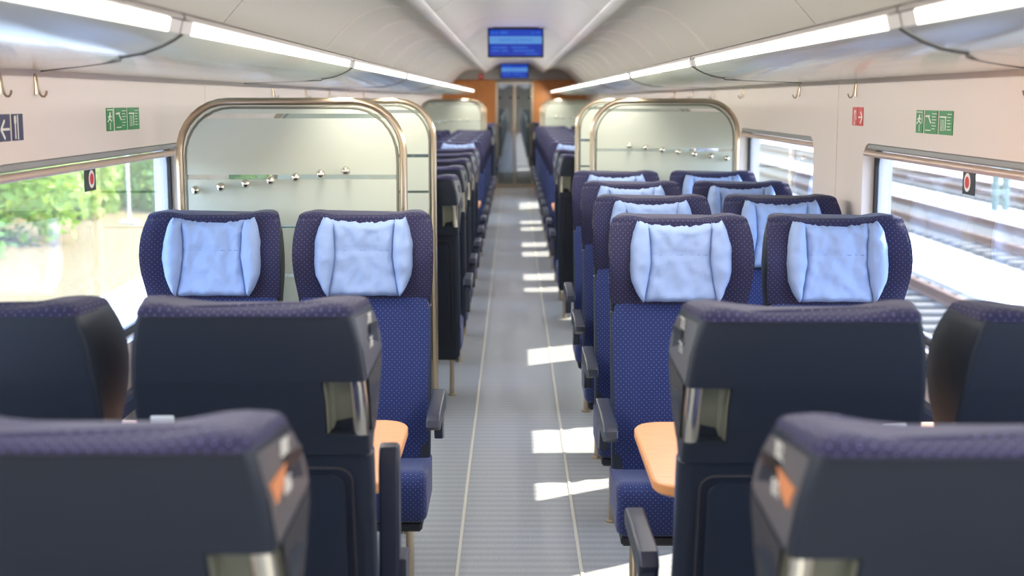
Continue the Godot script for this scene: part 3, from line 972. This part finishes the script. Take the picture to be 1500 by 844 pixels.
# ------------------------------------------------------------------ partitions, tables, screens, hooks, signs
func partitions() -> void:
	# [side, depth, phrase, knob rows]
	for a in [[-1, 4.87, "directly behind the first facing seats", 1], [-1, 6.73, "closing the first luggage bay", 0], [-1, 17.5, "behind the far facing seats", 1], [-1, 19.3, "closing the second luggage bay", 0],
			[1, 7.52, "behind the fourth facing row", 1], [1, 9.34, "closing the first luggage bay", 0], [1, 20.1, "behind the far facing seats", 1], [1, 22.0, "closing the second luggage bay", 0]]:
		var s: int = a[0]
		var o := thing("glass_partition", "frosted glass screen in rounded metal frame, %s, %s" % ["tree side" if s < 0 else "track side", a[2]], "partition", Vector3(s * 0.825, 0, -a[1]), 0.0, "frosted glass screens between seat bays")
		var hw := 0.405
		var path := [Vector3(-hw, 0.0, 0), Vector3(-hw, 0.7, 0)]
		for i in 9:
			var w := PI - PI / 2 * i / 8
			path.append(Vector3(-hw + 0.18 + 0.18 * cos(w), 1.433 + 0.18 * sin(w), 0))
		for i in 9:
			var w := PI / 2 - PI / 2 * i / 8
			path.append(Vector3(hw - 0.18 + 0.18 * cos(w), 1.433 + 0.18 * sin(w), 0))
		path.append(Vector3(hw, 0.7, 0)); path.append(Vector3(hw, 0.0, 0))
		part("frame", finish([tube(path, 0.014, 12)], 50), M.brushed, o)
		var inner := []
		for p: Vector3 in path: inner.append(Vector3(p.x * (1.0 - 0.022 / hw), minf(p.y, 1.613 - 0.022 - (1.613 - p.y) * 0.98), 0.0))
		part("glazing_bead", finish([tube(inner, 0.006, 8)], 50), M.recess_metal, o)
		# frosted glass in bands with clear strips between them
		var cuts := [0.06, 0.975, 0.987, 1.155, 1.167, 1.333, 1.350, 1.553, 1.570, 1.60]
		for i in cuts.size() - 1:
			var y0: float = cuts[i]
			var y1: float = cuts[i + 1]
			var ww := func(y): 
				var k := maxf(0.0, (y - 1.433) / 0.18)
				return hw - 0.02 - (0.18 * (1.0 - sqrt(maxf(0.0, 1.0 - k * k))))
			var rings := []
			for j in 7:
				var y := lerpf(y0, y1, j / 6.0)
				var x: float = ww.call(y)
				rings.append(PackedVector3Array([Vector3(-x, y, -0.004), Vector3(x, y, -0.004), Vector3(x, y, 0.004), Vector3(-x, y, 0.004)]))
			part("frosted_pane" if i % 2 == 0 else "clear_strip", finish([loft(rings)]), M.frosted_glass if i % 2 == 0 else M.clear_glass, o)
		if a[3]:
			var km := finish([lathe([Vector2(0.001, 0.0), Vector2(0.009, 0.0), Vector2(0.007, 0.012), Vector2(0.008, 0.022), Vector2(0.0145, 0.028), Vector2(0.0165, 0.036), Vector2(0.014, 0.044), Vector2(0.008, 0.048), Vector2(0.001, 0.049)], 14, Basis(Vector3.RIGHT, PI / 2))], 50)
			for i in 7:
				part("coat_knob", km, M.chrome, o, Vector3(s * (0.625 + 0.0905 * i - 0.825), 1.366 - 0.0117 * i, 0.004), "round chrome coat knob")

func tables() -> void:
	for a in [[-1, 3.35, "near"], [1, 3.33, "near"], [-1, 11.6, "far"], [1, 11.36, "far"]]:
		var s: int = a[0]
		var o := thing("beech_table", "%s beech table between facing seats on the %s side" % [a[2], "tree" if s < 0 else "track"], "table", Vector3(0, 0, -a[1]), 0.0, "beech tables between facing seats")
		var lo := minf(s * 0.312, s * 1.322)
		var hi := maxf(s * 0.312, s * 1.322)
		part("tabletop", finish([prism(rrect(lo, -0.315, hi, 0.315, 0.075, 8), Vector3(0, 0.70, 0), Vector3.RIGHT, Vector3(0, 0, 1), Vector3(0, 0.03, 0), 0.004)], 35), M.beech, o)
		part("edge_band", finish([ring_prism(rrect(lo - 0.002, -0.317, hi + 0.001, 0.317, 0.077, 8), rrect(lo + 0.004, -0.31, hi - 0.004, 0.31, 0.07, 8), Vector3(0, 0.706, 0), Vector3.RIGHT, Vector3(0, 0, 1), Vector3(0, 0.018, 0))], 35), M.beech_edge, o)
		part("table_leg", finish([tube([Vector3(s * 1.0, 0.0, 0), Vector3(s * 1.0, 0.7, 0)], 0.03, 12), lathe([Vector2(0.001, 0), Vector2(0.13, 0), Vector2(0.13, 0.012), Vector2(0.001, 0.02)], 18, Basis.IDENTITY, Vector3(s * 1.0, 0, 0))]), M.brushed, o)

func screens() -> void:
	var n := 0
	for a in [[12.5, "hanging over the middle of the aisle", 2.325], [24.9, "above the glass end door", 2.325]]:
		var o := thing("information_screen", "blue passenger information display %s" % a[1], "screen", Vector3(0.0, 0, -a[0]))
		part("housing", finish([rbox(Vector3(0, 2.138, -0.03), Vector3(0.515, 0.266, 0.06), 0.008, 2)]), M.bezel, o)
		part("bracket", finish([rbox(Vector3(0, 2.273, -0.035), Vector3(0.42, 0.012, 0.04), 0.003, 1)]), M.rack_lip, o)
		var img := Image.create(96, 48, false, Image.FORMAT_RGB8)
		img.fill(srgb(6, 62, 190))
		img.fill_rect(Rect2i(0, 12, 96, 14), srgb(92, 152, 220))
		img.fill_rect(Rect2i(0, 26, 96, 22), srgb(6, 52, 176))
		for e in [[3, 4, 6, 4], [11, 4, 5, 4], [20, 3, 13, 5], [76, 5, 5, 3], [86, 4, 6, 3], [4, 31, 28, 3], [40, 31, 30, 3], [4, 37, 14, 3], [22, 37, 12, 3], [44, 37, 38, 3], [66, 43, 22, 2]]:
			img.fill_rect(Rect2i(e[0], e[1], e[2], e[3]), srgb(42, 104, 214))
		var dm := mat("screen_glow_%d" % n, Color.BLACK, 0.3)
		dm.emission_enabled = true
		dm.emission_operator = BaseMaterial3D.EMISSION_OP_MULTIPLY
		dm.emission = Color.WHITE
		dm.emission_texture = ImageTexture.create_from_image(img)
		dm.emission_energy_multiplier = 0.72
		var q := QuadMesh.new()
		q.size = Vector2(0.486, 0.238)
		var dp := part("display", q, dm, o, Vector3(0, 2.138, 0.0012))
		var tmm := mat("screen_text_glow_%d" % n, Color.BLACK, 0.3)
		tmm.emission_enabled = true
		tmm.emission = srgb(24, 92, 186)
		for e in [["Hamburg-Altona", 0.0, 0.026, 0.0021, tmm]]:
			var tm := TextMesh.new()
			tm.text = e[0]
			var f := SystemFont.new()
			f.font_names = PackedStringArray(["Droid Sans"])
			tm.font = f
			tm.font_size = 20
			tm.pixel_size = e[3]
			tm.depth = 0.0006
			part("text_line", tm, e[4], dp, Vector3(e[1], e[2], 0.001))
		var l := AreaLight3D.new()
		l.name = "screen_light"
		o.add_child(l, true)
		l.area_size = Vector2(0.48, 0.23)
		l.light_energy = 0.02
		l.light_color = Color(0.1, 0.3, 0.9)
		l.shadow_enabled = true
		l.transform = Transform3D(Basis(Vector3.UP, PI), Vector3(0, 2.142, 0.006))
		n += 1

func hooks() -> void:
	for s: int in [-1, 1]:
		var ds: Array = [3.44, 3.70, 7.35, 8.5, 9.6, 10.7, 11.8] if s < 0 else [3.5, 5.33, 6.38, 7.92, 9.1, 10.2, 11.3]
		var path := [Vector3(-0.004, 0.095, 0), Vector3(-0.012, 0.07, 0), Vector3(-0.018, 0.035, 0), Vector3(-0.022, 0.012, 0), Vector3(-0.030, 0.001, 0), Vector3(-0.042, 0.0, 0), Vector3(-0.050, 0.010, 0), Vector3(-0.054, 0.026, 0)]
		var hp := []
		for p: Vector3 in path: hp.append(Vector3(p.x * s * 0.6, p.y * 0.62, 0))
		var hm := finish([tube(hp, 0.0042, 8, 0.0032)], 50)
		var pm := finish([rbox(Vector3(-s * 0.002, 0.034, 0), Vector3(0.004, 0.06, 0.012), 0.002, 1)])
		for i in ds.size():
			var o := thing("coat_hook", "metal coat hook under the luggage rack, %s-side wall, %s from the camera" % ["tree" if s < 0 else "track", ordinal(i)], "hook", Vector3(s * WALL_X, 1.628, -ds[i]), 0.0, "coat hooks on the %s-side wall" % ("tree" if s < 0 else "track"))
			part("back_plate", pm, M.brushed, o)
			part("prong", hm, M.brushed, o)

func line(img: Image, a: Vector2, b: Vector2, w: float, c: Color) -> void:
	var n := int(a.distance_to(b) * 2) + 1
	for i in n + 1:
		var p := a.lerp(b, float(i) / n)
		img.fill_rect(Rect2i(int(p.x - w / 2), int(p.y - w / 2), maxi(1, int(w)), maxi(1, int(w))), c)

func print_plate(parent: Node3D, called: String, s: int, d: float, y: float, w: float, h: float, img: Image, edge: Material) -> void:
	# a thin printed plate lying on the side wall, centred at depth d
	var o := part(called, finish([rbox(Vector3(0, 0, 0), Vector3(0.002, h, w), 0.0008, 1)]), edge, parent, Vector3(s * (WALL_X - 0.001), y, -d))
	var q := QuadMesh.new()
	q.size = Vector2(w - 0.001, h - 0.001)
	var m := StandardMaterial3D.new()
	m.resource_name = "print"
	m.albedo_texture = ImageTexture.create_from_image(img)
	m.roughness = 0.5
	var p := part("print", q, m, o, Vector3(-s * 0.0013, 0, 0))
	p.rotation.y = -s * PI / 2

func signs() -> void:
	var white := srgb(238, 236, 226)
	var green := srgb(40, 138, 72)
	var navy := srgb(40, 40, 84)
	var red := srgb(214, 44, 48)
	for c in [green, navy, red]: mat("edge_%s" % c.to_html(), c, 0.5)
	# emergency exit pictograms
	var run := Image.create(60, 100, false, Image.FORMAT_RGB8); run.fill(green)
	line(run, Vector2(6, 8), Vector2(54, 8), 4, white); line(run, Vector2(54, 8), Vector2(54, 56), 4, white)
	run.fill_rect(Rect2i(26, 18, 9, 9), white)
	line(run, Vector2(30, 28), Vector2(26, 46), 9, white); line(run, Vector2(28, 32), Vector2(44, 40), 4, white); line(run, Vector2(28, 32), Vector2(12, 42), 4, white)
	line(run, Vector2(26, 46), Vector2(42, 58), 5, white); line(run, Vector2(26, 46), Vector2(8, 60), 5, white)
	line(run, Vector2(30, 66), Vector2(30, 92), 5, white)
	var ham := Image.create(90, 100, false, Image.FORMAT_RGB8); ham.fill(green)
	line(ham, Vector2(10, 26), Vector2(34, 24), 7, white); line(ham, Vector2(28, 26), Vector2(46, 54), 5, white); line(ham, Vector2(10, 86), Vector2(44, 86), 4, white)
	for i in 6: line(ham, Vector2(54, 14 + i * 13), Vector2(84 - (i * 7) % 12, 14 + i * 13), 3, white)
	var win := Image.create(90, 100, false, Image.FORMAT_RGB8); win.fill(green)
	line(win, Vector2(8, 26), Vector2(46, 26), 6, white); line(win, Vector2(44, 26), Vector2(44, 80), 5, white)
	for i in 3: line(win, Vector2(14 + i * 9, 38), Vector2(14 + i * 9, 84), 3, white)
	for i in 6: line(win, Vector2(56, 14 + i * 13), Vector2(82 - (i * 5) % 11, 14 + i * 13), 3, white)
	for s: int in [-1, 1]:
		var c0 := 4.33 if s < 0 else 4.52
		var word := "tree" if s < 0 else "track"
		var o := thing("emergency_exit_sign", "green three-panel emergency exit pictograms on the %s-side wall" % word, "sign")
		var y := 1.556 if s < 0 else 1.548
		var step := 1.0 if s < 0 else -1.0
		var edge: Material = M["edge_%s" % green.to_html()]
		print_plate(o, "plate", s, c0 + step * 0.04, y, 0.075, 0.075, run, edge)
		print_plate(o, "plate", s, c0 + step * 0.162, y, 0.135, 0.075, ham, edge)
		print_plate(o, "plate", s, c0 + step * 0.312, y, 0.135, 0.075, win, edge)
	# dining car arrow and cutlery
	var arrow := Image.create(100, 100, false, Image.FORMAT_RGB8); arrow.fill(navy)
	line(arrow, Vector2(18, 56), Vector2(90, 56), 9, white); line(arrow, Vector2(18, 56), Vector2(50, 24), 9, white); line(arrow, Vector2(18, 56), Vector2(50, 90), 9, white)
	var cut := Image.create(100, 100, false, Image.FORMAT_RGB8); cut.fill(navy)
	line(cut, Vector2(28, 10), Vector2(28, 90), 9, white); line(cut, Vector2(52, 8), Vector2(52, 92), 9, white)
	line(cut, Vector2(20, 10), Vector2(20, 34), 4, white); line(cut, Vector2(36, 10), Vector2(36, 34), 4, white)
	var nav: Material = M["edge_%s" % navy.to_html()]
	var da := thing("restaurant_sign", "navy pictograms of an arrow and cutlery on the tree-side wall", "sign")
	print_plate(da, "plate", -1, 3.46, 1.548, 0.078, 0.07, arrow, nav)
	print_plate(da, "plate", -1, 3.552, 1.548, 0.078, 0.07, cut, nav)
	# fire extinguisher and arrow
	var ex := Image.create(70, 100, false, Image.FORMAT_RGB8); ex.fill(red)
	line(ex, Vector2(30, 30), Vector2(30, 88), 16, white); line(ex, Vector2(30, 18), Vector2(48, 24), 6, white); line(ex, Vector2(48, 24), Vector2(56, 70), 4, white)
	line(ex, Vector2(30, 38), Vector2(30, 80), 8, red)
	var ar := Image.create(70, 100, false, Image.FORMAT_RGB8); ar.fill(red)
	line(ar, Vector2(8, 54), Vector2(60, 54), 8, white); line(ar, Vector2(60, 54), Vector2(38, 26), 8, white); line(ar, Vector2(60, 54), Vector2(38, 84), 8, white)
	var rd: Material = M["edge_%s" % red.to_html()]
	var fx := thing("fire_extinguisher_sign", "red fire extinguisher and arrow pictograms on the track-side wall", "sign")
	print_plate(fx, "plate", 1, 5.33, 1.555, 0.075, 0.072, ex, rd)
	print_plate(fx, "plate", 1, 5.245, 1.555, 0.075, 0.072, ar, rd)
	# black stickers with a red dot on the window panes
	for s: int in [-1, 1]:
		var d := 4.30 if s < 0 else 4.12
		var o := thing("window_sticker", "black sticker with red dot in pale ring on the %s-side window" % ("tree" if s < 0 else "track"), "sticker", Vector3(s * (WALL_X + 0.050), 1.367, -d))
		part("backing", finish([rbox(Vector3.ZERO, Vector3(0.002, 0.075, 0.115), 0.0008, 1)]), M.sign_black, o)
		var ax := Basis(Vector3(0, 0, 1), s * PI / 2)
		part("ring", finish([lathe([Vector2(0.0005, 0), Vector2(0.029, 0), Vector2(0.029, 0.001), Vector2(0.0005, 0.001)], 20, ax, Vector3(-s * 0.001, 0, -0.012))]), M.sign_white, o)
		part("dot", finish([lathe([Vector2(0.0005, 0), Vector2(0.018, 0), Vector2(0.018, 0.001), Vector2(0.0005, 0.001)], 20, ax, Vector3(-s * 0.002, 0, -0.012))]), M.sign_red, o)

# ------------------------------------------------------------------ outside
const GY := -1.35

func outside() -> void:
	var gr := structure("ground", "sunlit railway ground outside the coach")
	part("track_bed", finish([box(Vector3(1.6, GY - 0.3, -140), Vector3(60, GY, 30))]), M.ballast, gr)
	part("side_path", finish([box(Vector3(-6.6, GY - 0.3, -140), Vector3(1.6, GY, 30))]), M.pale_gravel, gr)
	for e in [[6.9, 8.7], [11.6, 13.4], [16.5, 18.2], [21.2, 27.0]]:
		part("pale_strip", finish([box(Vector3(e[0], GY, -140), Vector3(e[1], GY + 0.05, 30))]), M.pale_gravel, gr)
	var bank := PackedVector2Array([Vector2(-6.3, GY - 0.3), Vector2(-6.3, GY + 0.02), Vector2(-8.0, GY + 0.16), Vector2(-10.0, GY + 0.4), Vector2(-14.0, GY + 1.0), Vector2(-30.0, GY + 2.4), Vector2(-30.0, GY - 0.3)])
	part("bank", finish([prism(bank, Vector3(0, 0, 30), Vector3.RIGHT, Vector3.UP, Vector3(0, 0, -170))], 30), M.dry_grass, gr)
	# tracks
	var railp := PackedVector2Array([Vector2(-0.07, 0), Vector2(0.07, 0), Vector2(0.07, 0.015), Vector2(0.012, 0.03), Vector2(0.012, 0.11), Vector2(0.036, 0.125), Vector2(0.036, 0.16), Vector2(-0.036, 0.16), Vector2(-0.036, 0.125), Vector2(-0.012, 0.11), Vector2(-0.012, 0.03), Vector2(-0.07, 0.015)])
	var rm := finish([prism(railp, Vector3(0, 0, 0), Vector3.RIGHT, Vector3.UP, Vector3(0, 0, -130))], 30)
	var sl := finish([rbox(Vector3(0, 0.03, 0), Vector3(2.5, 0.16, 0.26), 0.02, 1)])
	var xs := [5.38, 10.1, 14.95, 19.7]
	for i in 4:
		var o := thing("railway_track", "%s railway track from the train, beyond the track-side windows" % ordinal(i), "track", Vector3(xs[i], GY, 0), 0.0, "railway tracks outside")
		for q in [-0.7175, 0.7175]: part("rail", rm, M.rail_steel, o, Vector3(q, 0.11, 10))
		for k in 90: part("sleeper", sl, M.sleeper, o, Vector3(0, 0, -8.0 - k * 0.63))
	# lattice mast on its footing
	var mast := thing("catenary_mast", "pale lattice mast on a concrete footing between the tracks", "mast", Vector3(12.35, GY + 0.04, -34.0))
	part("footing", finish([rbox(Vector3(0, 0.06, 0), Vector3(0.8, 0.16, 0.8), 0.03, 1)]), M.concrete, mast)
	for c in [[-0.13, -0.13], [0.13, -0.13], [-0.13, 0.13], [0.13, 0.13]]:
		part("upright", finish([rbox(Vector3(c[0], 3.6, c[1]), Vector3(0.09, 7.0, 0.08), 0.01, 1)]), M.mast_paint, mast)
	for k in 9:
		part("brace", finish([rbox(Vector3(0, 0.6 + k * 0.75, 0.13), Vector3(0.26, 0.10, 0.03), 0.01, 1)]), M.mast_paint, mast)
		part("brace", finish([rbox(Vector3(0, 0.6 + k * 0.75, -0.13), Vector3(0.26, 0.10, 0.03), 0.01, 1)]), M.mast_paint, mast)
	# bushes and trees on the bank
	var leaf := ArrayMesh.new()
	var st := SurfaceTool.new()
	st.begin(Mesh.PRIMITIVE_TRIANGLES)
	var lp := [Vector3(0, -0.5, 0), Vector3(0.24, 0, 0.05), Vector3(0, 0.5, 0), Vector3(-0.24, 0, 0.05)]
	for k in [0, 1, 2, 0, 2, 3]: st.add_vertex(lp[k])
	st.generate_normals()
	leaf = st.commit()
	rng.seed = 77
	var spots := []
	for i in 26: spots.append([-(8.4 + rng.randf() * 3.0), 11.0 + i * 1.7 + rng.randf_range(-0.5, 0.5), rng.randf_range(1.2, 2.0)])
	for i in 6: spots.append([24.0 + rng.randf() * 6.0 + 5.0, 30.0 + i * 11.0, rng.randf_range(1.6, 2.4)])
	for i in spots.size():
		var sp: Array = spots[i]
		var tree: bool = sp[0] < 0
		var y := GY + (tab([[6.3, 0.0], [8.0, 0.16], [10.0, 0.4], [14.0, 1.0], [30.0, 2.4]], -sp[0]) if tree else 0.0)
		var o := thing("leafy_bush", "sunlit leafy bush outside the %s-side windows, %s along the %s" % ["tree" if tree else "track", ordinal(i if tree else i - 26), "bank" if tree else "far tracks"], "bush", Vector3(sp[0], y, -sp[1]), 0.0, "bushes on the bank" if tree else "bushes beyond the tracks")
		for q in 3:
			var a := TAU * q / 3 + i
			part("stem", finish([tube([Vector3(0, -0.1, 0), Vector3(cos(a) * 0.2, sp[2] * 0.5, sin(a) * 0.2), Vector3(cos(a) * sp[2] * 0.5, sp[2] * 1.1, sin(a) * sp[2] * 0.5)], 0.04, 6)]), M.bark, o)
		var mm := MultiMesh.new()
		mm.transform_format = MultiMesh.TRANSFORM_3D
		mm.mesh = leaf
		var cnt := 2600
		mm.instance_count = cnt
		var lobes := []
		for q in 9: lobes.append([Vector3(rng.randf_range(-0.7, 0.7), rng.randf_range(0.05, 1.4), rng.randf_range(-0.7, 0.7)) * sp[2], rng.randf_range(0.35, 0.6) * sp[2]])
		for k in cnt:
			var lb: Array = lobes[rng.randi() % 9]
			var dir := Vector3(rng.randfn(), rng.randfn(), rng.randfn()).normalized()
			var p: Vector3 = lb[0] + dir * lb[1] * pow(rng.randf(), 0.4)
			var b := Basis.from_euler(Vector3(rng.randf() * TAU, rng.randf() * TAU, rng.randf() * TAU)).scaled(Vector3.ONE * rng.randf_range(0.16, 0.34))
			mm.set_instance_transform(k, Transform3D(b, p))
		var mi := MultiMeshInstance3D.new()
		mi.name = "foliage"
		mi.multimesh = mm
		mi.material_override = M["leaf_%d" % (i % 3)]
		o.add_child(mi, true)
		mi.set_meta("kind", "stuff")
	var post := thing("lineside_post", "slender pale post standing before the bushes on the bank", "post", Vector3(-8.6, GY, -29.8))
	part("pole", finish([tube([Vector3(0, 0, 0), Vector3(0, 4.2, 0)], 0.032, 10)]), M.post_white, post)
	part("foot", finish([rbox(Vector3(0, 0.15, 0), Vector3(0.4, 0.3, 0.4), 0.03, 1)]), M.concrete, post)


func _ready() -> void:
	view_and_light()
	materials()
	shell()
	racks()
	seats()
	partitions()
	tables()
	screens()
	hooks()
	signs()
	outside()
	for k in seat_kinds: seat_kinds[k].free()
